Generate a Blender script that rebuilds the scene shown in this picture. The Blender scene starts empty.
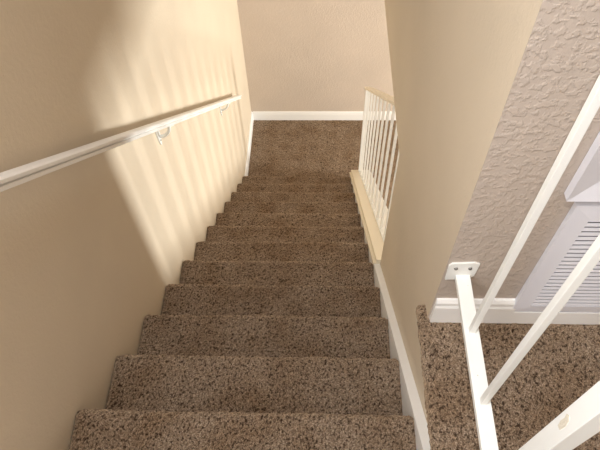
import bpy, bmesh, math, random
from mathutils import Vector, Matrix, noise

random.seed(7)
S = bpy.context.scene
C = S.collection

# ------------------------------------------------------------------ camera
CAM = (0.6384, -0.4445, 1.4958)
PITCH, YAW, ROLL, FPX = 0.9632, -0.0622, -0.0438, 569.73
F = Vector((math.sin(YAW)*math.cos(PITCH), math.cos(YAW)*math.cos(PITCH), -math.sin(PITCH)))
R0 = Vector((math.cos(YAW), -math.sin(YAW), 0)); U0 = R0.cross(F)
RX = R0*math.cos(ROLL) + U0*math.sin(ROLL); UX = -R0*math.sin(ROLL) + U0*math.cos(ROLL)
cd = bpy.data.cameras.new('camera'); cam = bpy.data.objects.new('camera', cd); C.objects.link(cam)
cam.matrix_world = Matrix(((RX.x, UX.x, -F.x, CAM[0]), (RX.y, UX.y, -F.y, CAM[1]), (RX.z, UX.z, -F.z, CAM[2]), (0, 0, 0, 1)))
cd.sensor_fit = 'HORIZONTAL'; cd.sensor_width = 36; cd.lens = FPX*36/600; cd.clip_start = 0.02
S.camera = cam

# ------------------------------------------------------------------ world and light
w = bpy.data.worlds.new('world'); S.world = w; w.use_nodes = True
w.node_tree.nodes['Background'].inputs[0].default_value = (0.86, 0.92, 1.0, 1)
w.node_tree.nodes['Background'].inputs[1].default_value = 0.9

def area(name, loc, target, sx, sy, power, col):
    l = bpy.data.lights.new(name, 'AREA'); l.shape = 'RECTANGLE'; l.size = sx; l.size_y = sy
    l.energy = power; l.color = col
    o = bpy.data.objects.new(name, l); C.objects.link(o); o.location = loc
    o.rotation_euler = (Vector(target)-Vector(loc)).to_track_quat('-Z', 'Y').to_euler()
    return o
# daylight through the narrow glazed strip beside the patio door: low, bounced up from the ground outside
area('patio_daylight', (4.82, 1.70, -1.42), (0, 0.75, -0.3), 0.42, 1.3, 262, (0.98, 1.0, 0.96))
# added fill for the lower room, standing in for an unseen window
area('lower_room_fill', (3.0, -1.75, -1.1), (1.6, 3.2, -1.3), 1.4, 1.1, 15, (1.0, 0.95, 0.95))
# added light at an unseen left wall window behind the camera, brightens the hall
area('hall_side_fill', (0.004, -0.85, 1.75), (2.0, -0.85, 1.75), 1.0, 1.0, 25, (0.96, 0.98, 1.0))
# added light from an unseen rear hall window, brightens the step nosings
area('hall_rear_fill', (0.75, -2.55, 1.75), (0.6, 0.6, 0.5), 1.2, 1.2, 16, (1.0, 0.98, 0.98))
# added overhead light at the stair head, lifts the handrail top
area('stair_head_fill', (0.28, -0.45, 2.54), (0.3, -0.45, 0), 0.42, 0.42, 30, (0.97, 0.98, 1.0))

S.view_settings.view_transform = 'Standard'; S.view_settings.look = 'None'
S.view_settings.exposure = 0.0; S.view_settings.gamma = 1.0; S.view_settings.use_curve_mapping = False

# ------------------------------------------------------------------ materials
def srgb(r, g, b):
    f = lambda c: (c/255/12.92) if c/255 <= 0.04045 else ((c/255+0.055)/1.055)**2.4
    return (f(r), f(g), f(b), 1)
def mat(name, base, rough=0.6, spec=0.4):
    m = bpy.data.materials.new(name); m.use_nodes = True
    b = m.node_tree.nodes['Principled BSDF']
    b.inputs['Base Color'].default_value = base; b.inputs['Roughness'].default_value = rough
    b.inputs['Specular IOR Level'].default_value = spec
    return m, m.node_tree, b
def coords(nt):
    t = nt.nodes.new('ShaderNodeTexCoord'); g = nt.nodes.new('ShaderNodeNewGeometry')
    return g.outputs['Position']
def ntex(nt, vec, scale, detail=2, rough=0.5):
    n = nt.nodes.new('ShaderNodeTexNoise'); n.inputs['Scale'].default_value = scale
    n.inputs['Detail'].default_value = detail; n.inputs['Roughness'].default_value = rough
    nt.links.new(vec, n.inputs['Vector']); return n.outputs['Fac']
def ramp(nt, fac, stops):
    r = nt.nodes.new('ShaderNodeValToRGB'); e = r.color_ramp.elements
    while len(e) < len(stops): e.new(0.5)
    for k, (p, c) in enumerate(stops): e[k].position = p; e[k].color = c
    nt.links.new(fac, r.inputs[0]); return r.outputs[0]
def mixc(nt, fac, a, b, mode='MIX'):
    m = nt.nodes.new('ShaderNodeMix'); m.data_type = 'RGBA'; m.blend_type = mode
    for sock, v in ((m.inputs[0], fac), (m.inputs[6], a), (m.inputs[7], b)):
        if hasattr(v, 'links'): nt.links.new(v, sock)
        else: sock.default_value = v
    return m.outputs[2]
def bump(nt, b, h, strength, dist, prev=None):
    n = nt.nodes.new('ShaderNodeBump'); n.inputs['Strength'].default_value = strength
    n.inputs['Distance'].default_value = dist; nt.links.new(h, n.inputs['Height'])
    if prev: nt.links.new(prev, n.inputs['Normal'])
    nt.links.new(n.outputs[0], b.inputs['Normal']); return n.outputs[0]
g1 = lambda v: (v, v, v, 1)

def wall_mat(name, col, knock, fine):
    m, nt, b = mat(name, col, 0.62, 0.35)
    v = coords(nt)
    big = ntex(nt, v, 2.3, 3)
    c = mixc(nt, ramp(nt, big, [(0.35, g1(0)), (0.7, g1(1))]), col, tuple(x*0.93 for x in col[:3])+(1,))
    nt.links.new(c, b.inputs['Base Color'])
    blobs = ramp(nt, ntex(nt, v, 72, 3, 0.55), [(0.47, g1(0)), (0.58, g1(1))])
    n1 = bump(nt, b, blobs, knock, 0.004)
    bump(nt, b, ntex(nt, v, 210, 2), fine, 0.0015, n1)
    return m
M_WALL = wall_mat('painted_drywall', srgb(218, 203, 181), 0.10, 0.25)
M_KNOCK = wall_mat('textured_drywall', srgb(190, 176, 164), 0.33, 0.35)
M_BACK = wall_mat('landing_drywall', srgb(204, 189, 174), 0.2, 0.35)

def paint(name, col, rough=0.35, chips=None):
    m, nt, b = mat(name, col, rough, 0.5)
    v = coords(nt)
    n1 = bump(nt, b, ntex(nt, v, 45, 3), 0.12, 0.002)
    if chips:
        f = ramp(nt, ntex(nt, v, 38, 4, 0.65), [(chips[0], g1(0)), (chips[0]+0.02, g1(1))])
        nt.links.new(mixc(nt, f, col, chips[1]), b.inputs['Base Color'])
    return m
M_WHITE = paint('white_trim_paint', srgb(244, 243, 241))
M_METAL = paint('white_metal_paint', srgb(236, 236, 232), 0.38, (0.70, srgb(190, 182, 165)))
M_RAILW = paint('white_handrail_paint', srgb(246, 244, 241), 0.3, (0.74, srgb(170, 150, 125)))
M_CREAM = paint('cream_trim_paint', srgb(240, 230, 208))
M_GRILLE = paint('grille_enamel', srgb(230, 230, 238), 0.3)
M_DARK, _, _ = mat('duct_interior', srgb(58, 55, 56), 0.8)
M_STEEL, nt_, b_ = mat('screw_steel', srgb(110, 108, 104), 0.35); b_.inputs['Metallic'].default_value = 0.8

def carpet():
    m, nt, b = mat('frieze_carpet', srgb(150, 128, 104), 0.95, 0.1)
    v = coords(nt)
    warp = nt.nodes.new('ShaderNodeVectorMath'); warp.operation = 'MULTIPLY'
    nt.links.new(v, warp.inputs[0]); warp.inputs[1].default_value = (1, 0.75, 0.9)
    base = ramp(nt, ntex(nt, warp.outputs[0], 330, 3, 0.7), [(0.32, srgb(88, 71, 57)), (0.5, srgb(138, 118, 99)), (0.68, srgb(196, 177, 156))])
    fle = ramp(nt, ntex(nt, warp.outputs[0], 160, 2, 0.6), [(0.36, g1(1)), (0.50, g1(0))])
    c = mixc(nt, fle, base, srgb(60, 45, 34))
    soil = ramp(nt, ntex(nt, v, 7, 3), [(0.4, g1(0)), (0.75, g1(1))])
    c2 = mixc(nt, soil, c, mixc(nt, 1.0, c, srgb(220, 208, 194), 'MULTIPLY'))
    nt.links.new(c2, b.inputs['Base Color'])
    n1 = bump(nt, b, ntex(nt, v, 300, 3, 0.7), 0.9, 0.004)
    bump(nt, b, ntex(nt, warp.outputs[0], 150, 2, 0.6), 0.6, 0.004, n1)
    b.inputs['Sheen Weight'].default_value = 0.8; b.inputs['Sheen Tint'].default_value = srgb(235, 205, 170); b.inputs['Sheen Roughness'].default_value = 0.35
    return m
M_CARPET = carpet()

# ------------------------------------------------------------------ mesh helpers
def box(bm, x0, x1, y0, y1, z0, z1, bev=0):
    vs = [bm.verts.new((x, y, z)) for x in (x0, x1) for y in (y0, y1) for z in (z0, z1)]
    fs = [(0, 1, 3, 2), (4, 6, 7, 5), (0, 4, 5, 1), (2, 3, 7, 6), (0, 2, 6, 4), (1, 5, 7, 3)]
    faces = [bm.faces.new([vs[i] for i in f]) for f in fs]
    if bev:
        es = list({e for f in faces for e in f.edges})
        bmesh.ops.bevel(bm, geom=es, offset=bev, segments=2, affect='EDGES', profile=0.7)
def prism(bm, poly, x0, x1, axis='x', bev=0):
    """extrude a closed polygon of (a,b) along an axis: x -> (y,z), y -> (x,z), z -> (x,y)"""
    mk = {'x': lambda t, a, b: (t, a, b), 'y': lambda t, a, b: (a, t, b), 'z': lambda t, a, b: (a, b, t)}[axis]
    lo = [bm.verts.new(mk(x0, a, b)) for a, b in poly]; hi = [bm.verts.new(mk(x1, a, b)) for a, b in poly]
    n = len(poly); fs = [bm.faces.new(lo), bm.faces.new(hi[::-1])]
    for i in range(n): fs.append(bm.faces.new((lo[i], hi[i], hi[(i+1) % n], lo[(i+1) % n])))
    if bev:
        bmesh.ops.bevel(bm, geom=list({e for f in fs for e in f.edges}), offset=bev, segments=2, affect='EDGES', profile=0.7)
def tube(bm, pts, r, seg=10, flat=1.0):
    pts = [Vector(p) for p in pts]; rings = []
    up = Vector((0, 0, 1))
    for i, p in enumerate(pts):
        d = (pts[min(i+1, len(pts)-1)]-pts[max(i-1, 0)]).normalized()
        a = d.cross(up)
        if a.length < 0.05: a = d.cross(Vector((0, 1, 0)))
        a.normalize(); b = a.cross(d).normalized()
        rr = r[i] if isinstance(r, (list, tuple)) else r
        rings.append([bm.verts.new(p + a*math.cos(t)*rr + b*math.sin(t)*rr*flat) for t in [2*math.pi*k/seg for k in range(seg)]])
    for q in range(len(rings)-1):
        for k in range(seg):
            bm.faces.new((rings[q][k], rings[q][(k+1) % seg], rings[q+1][(k+1) % seg], rings[q+1][k]))
    bm.faces.new(rings[0][::-1]); bm.faces.new(rings[-1])
def obj(name, bm, m, parent=None, smooth=False):
    bmesh.ops.recalc_face_normals(bm, faces=bm.faces[:])
    me = bpy.data.meshes.new(name); bm.to_mesh(me); bm.free(); me.materials.append(m)
    if smooth:
        for p in me.polygons: p.use_smooth = True
    o = bpy.data.objects.new(name, me); C.objects.link(o)
    if parent:
        o.parent = parent
        o.matrix_parent_inverse = Matrix.Translation(-parent.location)
    return o
def B(name, dims, m, parent=None, bev=0):
    bm = bmesh.new(); box(bm, *dims, bev=bev); return obj(name, bm, m, parent)
def struct(o): o['kind'] = 'structure'; return o
def thing(name, loc, label, cat, group=None):
    o = bpy.data.objects.new(name, None); C.objects.link(o); o.location = loc
    o.empty_display_size = 0.05
    o['label'] = label; o['category'] = cat
    if group: o['group'] = group
    return o

# ------------------------------------------------------------------ dimensions
RISE, RUN, N = 0.19, 0.23, 12
LZ = -N*RISE                    # lower floor level
UZ = 0.17                       # upper floor level
CZ = 2.62                       # ceiling
YB = 3.37                       # wall at the foot of the stairs
XW = 0.912; XW2 = 1.025         # stair partition
YG = 0.194                      # hall wall with the grille
YH = 0.895                      # where the full partition stops above the lower stairs
SL = RISE/RUN
HX = 2.9; HY = -2.6; LX = 5.0; LY = -2.0

# ------------------------------------------------------------------ structure
bm = bmesh.new()
for d in ((HY, -1.4, LZ-0.1, CZ), (-0.3, YB+0.12, LZ-0.1, CZ), (-1.4, -0.3, LZ-0.1, 1.2), (-1.4, -0.3, 2.3, CZ)): box(bm, -0.12, 0, *d)
struct(obj('wall_left', bm, M_WALL))
bm = bmesh.new()
for d in ((-1.4, -1.35, 1.2, 2.3), (-0.35, -0.3, 1.2, 2.3), (-1.4, -0.3, 1.2, 1.25), (-1.4, -0.3, 2.25, 2.3)): box(bm, -0.1, -0.03, *d)
struct(obj('added_window_2', bm, M_WHITE))  # unseen window frame added around the hall side light
struct(B('wall_back', (0, LX, YB, YB+0.12, LZ-0.1, CZ), M_BACK))
# partition on the right of the stairs: low half up to the upper floor, full height past the grille wall, header over the opening
bm = bmesh.new()
prism(bm, [(-0.6, LZ), (YH, LZ), (YH, 0.0), (YB, 0.0), (YB, CZ), (YG, CZ), (YG, UZ-0.03), (-0.6, UZ-0.03)], XW, XW2, 'x')
struct(obj('wall_stair', bm, M_WALL))
# knee wall under the cream cap
bm = bmesh.new()
zc = lambda y, k: -SL*y + k
prism(bm, [(YH, LZ), (2.64, LZ), (2.64, zc(2.64, 0.0)), (YH, zc(YH, 0.0))], XW, XW2, 'x')
struct(obj('wall_knee', bm, M_WALL))
bm = bmesh.new()
gx0, gx1, gz0, gz1 = 1.134, 1.526, 0.2685, 0.626
for d in ((XW2, gx0, UZ-0.03, CZ), (gx1, HX, UZ-0.03, CZ), (gx0, gx1, UZ-0.03, gz0), (gx0, gx1, gz1, CZ)): box(bm, d[0], d[1], YG, YG+0.115, d[2], d[3])
struct(obj('wall_hall', bm, M_KNOCK))
bm = bmesh.new(); box(bm, XW, XW2, YG-0.0015, YG, UZ-0.02, CZ); struct(obj('wall_hall_end', bm, M_KNOCK))
# hall walls behind and beside the camera, with window openings added to carry light
bm = bmesh.new()
for d in ((0, 0.1, UZ, CZ), (1.4, HX, UZ, CZ), (0.1, 1.4, UZ, 1.05), (0.1, 1.4, 2.35, CZ)):
    box(bm, d[0], d[1], HY-0.12, HY, d[2]-0.02, d[3])
struct(obj('wall_rear', bm, M_WALL))
struct(B('wall_right', (HX, HX+0.12, HY-0.12, YG+0.115, UZ-0.03, CZ), M_WALL))
bm = bmesh.new()
for d in ((0.1, 0.15, 1.05, 2.35), (1.35, 1.4, 1.05, 2.35), (0.72, 0.78, 1.05, 2.35), (0.1, 1.4, 1.05, 1.1), (0.1, 1.4, 2.3, 2.35)):
    box(bm, d[0], d[1], HY-0.09, HY-0.03, d[2], d[3])
struct(obj('added_window_1', bm, M_WHITE))  # unseen window frame added to go with the rear light
struct(B('ceiling', (-0.12, HX+0.12, HY-0.12, YB+0.12, CZ, CZ+0.1), M_WALL))
# upper floor deck (its underside is the lower room's ceiling)
bm = bmesh.new()
box(bm, 0, XW-0.001, HY, -RUN-0.032, 0.0, UZ-0.03); struct(obj('floor_deck', bm, M_WALL))
bm = bmesh.new(); box(bm, XW2, LX, LY, YB, 0.0, UZ-0.031); struct(obj('ceiling_lower', bm, M_WALL))
# lower room walls
bm = bmesh.new(); box(bm, 0, LX, -LY*0+YH-0.7, YH-0.69, LZ, LZ+0.001)
bm.free()
bm = bmesh.new()
for d in ((XW2, 2.2, LZ, 0), (3.8, LX, LZ, 0), (2.2, 3.8, LZ, -1.75), (2.2, 3.8, -0.45, 0)):
    box(bm, d[0], d[1], LY-0.12, LY, d[2], d[3])
struct(obj('wall_lower_rear', bm, M_WALL))
bm = bmesh.new()
for d in ((LY, 1.5, LZ, 0), (1.82, YB, LZ, 0), (1.5, 1.82, LZ, -2.15), (1.5, 1.82, -0.7, 0)):
    box(bm, LX, LX+0.12, d[0], d[1], d[2], d[3])
struct(obj('wall_lower_right', bm, M_WALL))

# carpets
def carpet_slab(name, x0, x1, y0, y1, z, step, amp, edge=None, parent=None):
    """carpet sheet with real pile roughness, rolled over its open edges"""
    bm = bmesh.new(); nx = max(2, int((x1-x0)/step)); ny = max(2, int((y1-y0)/step)); g = []
    for i in range(nx+1):
        row = []
        for j in range(ny+1):
            x = x0+(x1-x0)*i/nx; y = y0+(y1-y0)*j/ny
            h = (random.random()-0.5)*amp
            row.append(bm.verts.new((x, y, z+h)))
        g.append(row)
    for i in range(nx):
        for j in range(ny): bm.faces.new((g[i][j], g[i+1][j], g[i+1][j+1], g[i][j+1]))
    # thickness
    bd = [g[i][0] for i in range(nx+1)] + [g[nx][j] for j in range(1, ny+1)] + [g[i][ny] for i in range(nx-1, -1, -1)] + [g[0][j] for j in range(ny-1, 0, -1)]
    lo = [bm.verts.new((v.co.x, v.co.y, z-0.025)) for v in bd]; n = len(bd)
    for k in range(n): bm.faces.new((bd[k], bd[(k+1) % n], lo[(k+1) % n], lo[k]))
    bm.faces.new(lo[::-1])
    return obj(name, bm, M_CARPET, parent)
struct(carpet_slab('floor_lower', 0, LX, 2.3, YB, LZ, 0.012, 0.004))
struct(B('floor_lower_room', (XW2, LX, LY, 2.3, LZ-0.025, LZ), M_CARPET))
# hall floor: deck strip beside the stairs with the carpet rolled over its edge, and the rest of the hall
bm = bmesh.new()
x0 = XW-0.021; st = 0.006; r = 0.012
prof = [(XW+0.001, UZ-0.045), (x0+0.006, UZ-0.045), (x0+0.001, UZ-0.036), (x0, UZ-0.028), (x0, UZ-0.02), (x0+0.001, UZ-0.012), (x0+0.004, UZ-0.006), (x0+0.009, UZ-0.002)]
xx = x0+0.015
while xx < 1.52: prof.append((xx, UZ)); xx += st
ys = [-0.62+st*j for j in range(int((YG-0.001+0.62)/st)+1)]+[YG]
rows = []
for k, (a, b) in enumerate(prof):
    rows.append([bm.verts.new((a+(random.random()-0.5)*(0.005 if k > 0 else 0), y if y < YG-0.001 or True else y, b+(random.random()-0.5)*0.006)) for y in ys])
for a in range(len(rows)-1):
    for j in range(len(ys)-1): bm.faces.new((rows[a][j], rows[a+1][j], rows[a+1][j+1], rows[a][j+1]))
tk = [[bm.verts.new((a+(random.random()-0.5)*0.004, YG+q*0.006, b-0.0015*q+(random.random()-0.5)*0.004)) for q in range(8)] for a, b in prof[:9]+[(XW+0.0005, UZ-0.002)]]
for a in range(len(tk)-1):
    for q in range(7): bm.faces.new((tk[a][q], tk[a+1][q], tk[a+1][q+1], tk[a][q+1]))
bm.faces.new([tk[a][7] for a in range(len(tk))])
struct(obj('floor', bm, M_CARPET))
bm = bmesh.new(); box(bm, 1.5, HX, HY, YG, UZ-0.03, UZ); box(bm, 0, 1.5, HY, -0.62, UZ-0.03, UZ); box(bm, 0, XW-0.026, -0.62, -RUN-0.02, UZ-0.03, UZ)
struct(obj('floor_hall', bm, M_CARPET))

# baseboards
def bb_profile(t, z0, h):           # (offset from wall, z)
    return [(0, z0), (t, z0), (t, z0+h*0.72), (t*0.8, z0+h*0.80), (t*0.8, z0+h*0.9), (t*0.45, z0+h), (0, z0+h)]
bm = bmesh.new()
prism(bm, [(YB-a, b) for a, b in bb_profile(0.014, LZ, 0.1)], 0.013, LX, 'x')
struct(obj('baseboard_back', bm, M_WHITE))
bm = bmesh.new()
prism(bm, [(a, b) for a, b in bb_profile(0.014, LZ, 0.1)], 2.6, YB, 'y')
struct(obj('baseboard_left', bm, M_WHITE))
bm = bmesh.new()
prism(bm, [(YG-a, b) for a, b in bb_profile(0.014, UZ, 0.108)], XW+0.004, 1.107, 'x')
prism(bm, [(YG, UZ), (YG-0.014, UZ), (YG-0.014, UZ+0.062), (YG, UZ+0.062)], 1.107, HX, 'x')
struct(obj('baseboard_hall', bm, M_WHITE))

# ------------------------------------------------------------------ staircase
stairs = thing('staircase', (0.44, 1.3, LZ), 'long straight staircase in worn speckled brown carpet going down between two beige walls', 'staircase')
XR = 0.884
def step(i):
    yn, z = i*RUN, -i*RISE
    yb = yn-RUN-0.012
    ds = 0.0055 if i < 5 else 0.009
    pts = []
    n = int((RUN+0.0)/ds)
    for k in range(n): pts.append((yb+(yn-0.018-yb)*k/n, z+0.003*max(0.0, (k/n-0.86)/0.14), 0.0, 1.0))
    for k in range(6):
        a = math.pi/2*k/5
        pts.append((yn-0.018+0.018*math.sin(a), z+0.003-0.018+0.018*math.cos(a), math.sin(a), math.cos(a)))
    for k in range(1, 5): pts.append((yn-0.014*k/4, z-0.018-0.022*k/4, 1.0, 0.0))
    m = int((RISE-0.04)/0.014)
    for k in range(1, m+1): pts.append((yn-0.014, z-0.04-(RISE-0.04)*k/m, 1.0, 0.0))
    bm = bmesh.new(); nx = int(XR/ds); cols = []
    for a in range(nx+1):
        x = 0.002+(XR-0.002)*a/nx; col = []
        e = 0.007*max(0, 1-min(x, XR-x)/0.012)            # pile rolls down where it meets the sides
        for (y, zz, ny, nz) in pts:
            wv = 0.003*noise.noise((x*6, y*6+i*3, 0))
            j = (random.random()-0.5)*0.0055+wv
            col.append(bm.verts.new((min(max(x+(random.random()-0.5)*0.002, 0.002), XR), y+ny*(j-e), zz+nz*(j-e))))
        cols.append(col)
    for a in range(nx):
        for b in range(len(pts)-1): bm.faces.new((cols[a][b], cols[a+1][b], cols[a+1][b+1], cols[a][b+1]))
    # closed underside
    back = [(yb, z-RISE)]
    lo0 = bm.verts.new((0.002, yb, z-RISE)); lo1 = bm.verts.new((XR, yb, z-RISE))
    bm.faces.new(cols[0]+[lo0]); bm.faces.new(cols[-1][::-1]+[lo1])
    bm.faces.new([cols[a][0] for a in range(nx+1)]+[lo1, lo0]); bm.faces.new([cols[a][-1] for a in range(nx, -1, -1)]+[lo0, lo1])
    obj('step', bm, M_CARPET, stairs)
for i in range(N): step(i)
# top nosing at the upper hall
bm = bmesh.new(); box(bm, 0.002, XR, -RUN-0.03, -RUN, 0.0, UZ, bev=0.01); obj('top_nosing', bm, M_CARPET, stairs)
# skirt board on the right
bm = bmesh.new()
prism(bm, [(-0.30, zc(-0.30, -0.33)), (-0.30, UZ-0.05), (-0.17, UZ-0.05), (-0.15, zc(-0.15, 0.0)), (2.64, zc(2.64, 0.0)), (2.64, LZ), (2.45, LZ)], XR, XW-0.0005, 'x', 0.0015)
o = obj('skirt_board', bm, M_WHITE, stairs); o['label'] = 'white skirt board along the right of the steps'

# cream cap of the knee wall
bm = bmesh.new()
prism(bm, [(YH, zc(YH, 0.006)), (2.66, zc(2.66, 0.006)), (2.66, zc(2.66, 0.034)), (YH, zc(YH, 0.034))], 0.893, 1.045, 'x', 0.003)
prism(bm, [(YH, zc(YH, -0.012)), (2.65, zc(2.65, -0.012)), (2.65, zc(2.65, 0.008)), (YH, zc(YH, 0.008))], 0.880, 0.9115, 'x', 0.003)
struct(obj('trim_1', bm, M_CREAM))

# ------------------------------------------------------------------ balustrade of the lower flight
XB = 0.962
K0 = 0.034
bal = thing('stair_balustrade', (XB, 2.57, zc(2.57, K0)), 'sloped white balustrade with cream rail standing on the low wall beside the bottom steps', 'balustrade')
def slab_top(y, h): return zc(y, K0)+h
HB = 0.885
yn = 2.60
bm = bmesh.new(); s = 0.014
prism(bm, [(yn-s, zc(yn-s, K0)), (yn+s, zc(yn+s, K0)), (yn+s, zc(yn+s, K0+HB)), (yn-s, zc(yn-s, K0+HB))], XB-s, XB+s, 'x', 0.001)
obj('newel', bm, M_METAL, bal)
bm = bmesh.new()
prism(bm, [(YH+0.004, zc(YH+0.004, K0-0.001)), (2.64, zc(2.64, K0-0.001)), (2.64, zc(2.64, K0+0.009)), (YH+0.004, zc(YH+0.004, K0+0.009))], XB-0.010, 1.046, 'x', 0.002)
obj('base_rail', bm, M_METAL, bal)
y = yn-0.146
while y > 0.96:
    bm = bmesh.new(); s = 0.0062
    prism(bm, [(y-s, zc(y-s, K0)), (y+s, zc(y+s, K0)), (y+s, zc(y+s, K0+HB)), (y-s, zc(y-s, K0+HB))], XB-s, XB+s, 'x', 0.001)
    obj('baluster', bm, M_METAL, bal); y -= 0.146
ye = 1.05
bm = bmesh.new()
prism(bm, [(ye, zc(ye, K0+HB)), (2.63, zc(2.63, K0+HB)), (2.63, zc(2.63, K0+HB+0.02)), (ye, zc(ye, K0+HB+0.02))], XB-0.024, XB+0.024, 'x', 0.004)
o = obj('top_rail', bm, M_CREAM, bal); o['label'] = 'cream painted top rail'

# ------------------------------------------------------------------ wall handrail on the left
XH = 0.055
zr = lambda y, d=0: 0.882-0.832*y+d      # top of the handrail
rail = thing('handrail', (0.0, 1.3, zr(1.3)-0.05), 'long white painted wooden handrail bracketed to the left wall above the stairs', 'handrail')
sec = [(-0.016, -0.056), (0.016, -0.056), (0.018, -0.052), (0.018, -0.036), (0.008, -0.034), (0.008, -0.026), (0.024, -0.022), (0.025, -0.008), (0.020, -0.001),
       (0.010, 0.002), (-0.010, 0.002), (-0.020, -0.001), (-0.025, -0.008), (-0.024, -0.022), (-0.008, -0.026), (-0.008, -0.034), (-0.018, -0.036), (-0.018, -0.052)]
bm = bmesh.new()
stn = [(-0.35, 0), (2.62, 0)]
ra = [bm.verts.new((XH+a*0.68, -0.35, zr(-0.35)+b*0.62)) for a, b in sec]; rb = [bm.verts.new((XH+a*0.68, 2.62, zr(2.62)+b*0.62)) for a, b in sec]
n = len(sec)
for k in range(n): bm.faces.new((ra[k], ra[(k+1) % n], rb[(k+1) % n], rb[k]))
bm.faces.new(ra); bm.faces.new(rb[::-1])
obj('rail', bm, M_RAILW, rail)
def bracket(y):
    zt = zr(y)-0.035
    bm = bmesh.new()     # leaf-shaped wall plate
    outline = [(0, 0.048), (0.009, 0.036), (0.013, 0.018), (0.013, -0.012), (0.010, -0.032), (0.004, -0.046), (0, -0.052), (-0.004, -0.046), (-0.010, -0.032), (-0.013, -0.012), (-0.013, 0.018), (-0.009, 0.036)]
    zc_ = zt-0.046
    prism(bm, [(y+a*1.2, zc_+b*1.2) for a, b in outline], 0.0005, 0.006, 'x', 0.0015)
    p = obj('bracket', bm, M_METAL, rail)
    bm = bmesh.new()     # curved arm from the plate out and up to the rail
    pts = []
    for k in range(11):
        a = math.pi*0.5*k/10
        pts.append((0.004+(XH-0.004)*math.sin(a), y, zc_-0.014+(zt-zc_+0.014)*(1-math.cos(a))))
    tube(bm, pts, 0.0068, 10)
    obj('arm', bm, M_METAL, p, True)
    bm = bmesh.new()     # saddle screwed beneath the rail
    prism(bm, [(y-0.028, zr(y-0.028)-0.0390), (y+0.028, zr(y+0.028)-0.0390), (y+0.028, zr(y+0.028)-0.0350), (y-0.028, zr(y-0.028)-0.0350)], XH-0.012, XH+0.012, 'x', 0.001)
    obj('saddle', bm, M_METAL, p)
    for dz in (0.026, -0.034):
        bm = bmesh.new(); tube(bm, [(0.0055, y, zc_+dz), (0.0078, y, zc_+dz)], 0.0035, 10)
        obj('screw', bm, M_STEEL, p)
for yb_ in (1.10, 2.20): bracket(yb_)

# ------------------------------------------------------------------ guard railing at the edge of the upper floor
XG = 0.953
guard = thing('guard_railing', (XG, YG, 0.379), 'white metal guard railing along the carpeted upper floor edge, bolted to textured wall', 'railing')
HB2 = 1.22
bm = bmesh.new(); box(bm, XG-0.0158, XG+0.0152, -1.6, YG-0.003, 0.382, 0.396, bev=0.0015); obj('bottom_rail', bm, M_METAL, guard)
for y in (0.056, -0.091, -0.242-0.149, -0.54, -0.69, -0.84, -0.99, -1.14, -1.29, -1.44):
    bm = bmesh.new(); s = 0.0061
    box(bm, XG-s, XG+s, y-s, y+s, 0.3955, HB2, bev=0.0012); obj('baluster', bm, M_METAL, guard)
s = 0.0143
bm = bmesh.new(); box(bm, 0.9475-s, 0.9475+s, -0.243-s, -0.243+s, UZ-0.004, HB2, bev=0.0015)
o = obj('post', bm, M_METAL, guard); o['label'] = 'thicker white post with chipped paint'
bm = bmesh.new(); box(bm, XG-0.0195, XG+0.0195, -1.6, YG-0.003, HB2, HB2+0.022, bev=0.002); obj('top_rail', bm, M_METAL, guard)
# chipped flake on the post
bm = bmesh.new()
fx = 0.9475-s-0.0006
flake = [(-0.006, -0.012), (0.001, -0.014), (0.004, -0.006), (0.0035, 0.004), (0.006, 0.010), (0.001, 0.014), (-0.004, 0.011), (-0.007, 0.002)]
prism(bm, [(-0.240+a*0.9, 0.79+b*1.4) for a, b in flake], fx, fx+0.0012, 'x')
M_CHIP, nt_, b_ = mat('old_paint_layer', srgb(214, 206, 190), 0.7)
bump(nt_, b_, ntex(nt_, coords(nt_), 300, 3), 0.8, 0.002)
o = obj('paint_chip', bm, M_CHIP, guard); o['label'] = 'yellowed patch where the white paint has chipped'
# mounting flange on the wall
bm = bmesh.new()
prism(bm, [(0.917, 0.374), (0.966, 0.377), (0.978, 0.392), (0.980, 0.442), (0.968, 0.447), (0.921, 0.443), (0.915, 0.434)], YG-0.006, YG-0.0016, 'y', 0.0012)
pl_ = obj('mounting_plate', bm, M_METAL, guard)
for xs, zs in ((0.932, 0.424), (0.962, 0.425)):
    bm = bmesh.new(); tube(bm, [(xs, YG-0.0058, zs), (xs, YG-0.0085, zs)], [0.0045, 0.0035], 12); obj('screw', bm, M_STEEL, pl_)

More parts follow.
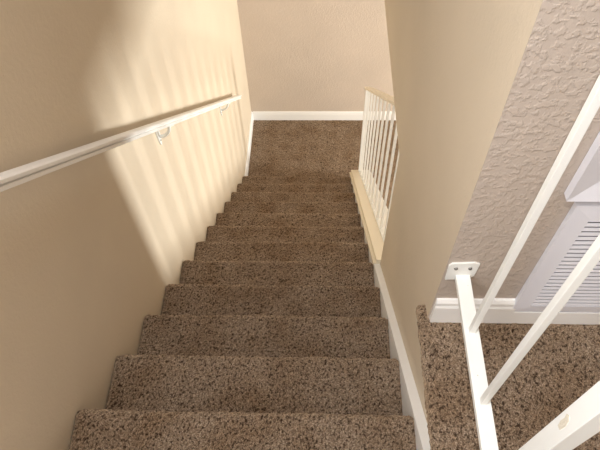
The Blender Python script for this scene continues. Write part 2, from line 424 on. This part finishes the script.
# ------------------------------------------------------------------ return air grille
VX0, VX1, VZ0, VZ1 = 1.100, 1.56, 0.2345, 0.660
gr = thing('return_air_grille', (1.33, YG, VZ0), 'white louvred return air grille set low in the textured wall above the baseboard', 'vent')
def frame_ring(bm, x0, x1, z0, z1, win, yo, yi, ywall):
    """picture frame with a sloping face: outer edge at depth yo, inner edge at yi"""
    o_ = [(x0, z0), (x1, z0), (x1, z1), (x0, z1)]; i_ = [(x0+win, z0+win), (x1-win, z0+win), (x1-win, z1-win), (x0+win, z1-win)]
    A = [bm.verts.new((a, ywall, b)) for a, b in o_]; O = [bm.verts.new((a, yo, b)) for a, b in o_]
    I = [bm.verts.new((a, yi, b)) for a, b in i_]; J = [bm.verts.new((a, ywall, b)) for a, b in i_]
    for k in range(4):
        q = (k+1) % 4
        bm.faces.new((A[k], A[q], O[q], O[k])); bm.faces.new((O[k], O[q], I[q], I[k])); bm.faces.new((I[k], I[q], J[q], J[k])); bm.faces.new((J[k], J[q], A[q], A[k]))
bm = bmesh.new(); frame_ring(bm, VX0, VX1, VZ0, VZ1, 0.036, YG-0.013, YG-0.016, YG-0.001)
obj('frame', bm, M_GRILLE, gr)
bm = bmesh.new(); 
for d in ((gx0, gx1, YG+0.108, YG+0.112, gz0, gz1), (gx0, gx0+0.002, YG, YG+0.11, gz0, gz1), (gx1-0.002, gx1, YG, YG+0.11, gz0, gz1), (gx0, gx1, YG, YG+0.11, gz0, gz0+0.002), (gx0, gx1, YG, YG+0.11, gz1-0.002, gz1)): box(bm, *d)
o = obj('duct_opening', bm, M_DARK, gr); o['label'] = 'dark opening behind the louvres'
bm = bmesh.new(); z = VZ0+0.040
while z < VZ1-0.042:
    prism(bm, [(YG-0.0158, z), (YG-0.0146, z), (YG-0.0130, z+0.0088), (YG-0.0142, z+0.0088)], VX0+0.036, VX1-0.036, 'x'); z += 0.0155
obj('louvres', bm, M_GRILLE, gr)
bm = bmesh.new()
for xm in (VX0+0.23,): box(bm, xm-0.006, xm+0.006, YG-0.0163, YG-0.0145, VZ0+0.035, VZ1-0.035)
obj('centre_bar', bm, M_GRILLE, gr)

# ------------------------------------------------------------------ framed panel above the grille
px0, px1, pz0, pz1 = 1.072, 1.56, 0.683, 1.25
pn = thing('wall_panel', (1.32, YG, pz0), 'white bevelled frame on the textured wall directly above the louvred grille', 'panel')
bm = bmesh.new(); frame_ring(bm, px0, px1, pz0, pz1, 0.055, YG-0.020, YG-0.006, YG-0.001); obj('frame', bm, M_GRILLE, pn)
bm = bmesh.new(); box(bm, px0+0.05, px1-0.05, YG-0.006, YG-0.001, pz0+0.05, pz1-0.05); obj('panel', bm, M_GRILLE, pn)

# added fixture, out of view, for the overhead fill at the stair head
lamp = thing('added_ceiling_lamp', (0.28, -0.45, CZ), 'added square white ceiling lamp, out of view at the head of the stairs', 'lamp')
B('housing', (0.05, 0.51, -0.68, -0.22, CZ-0.06, CZ), M_WHITE, lamp, 0.005)
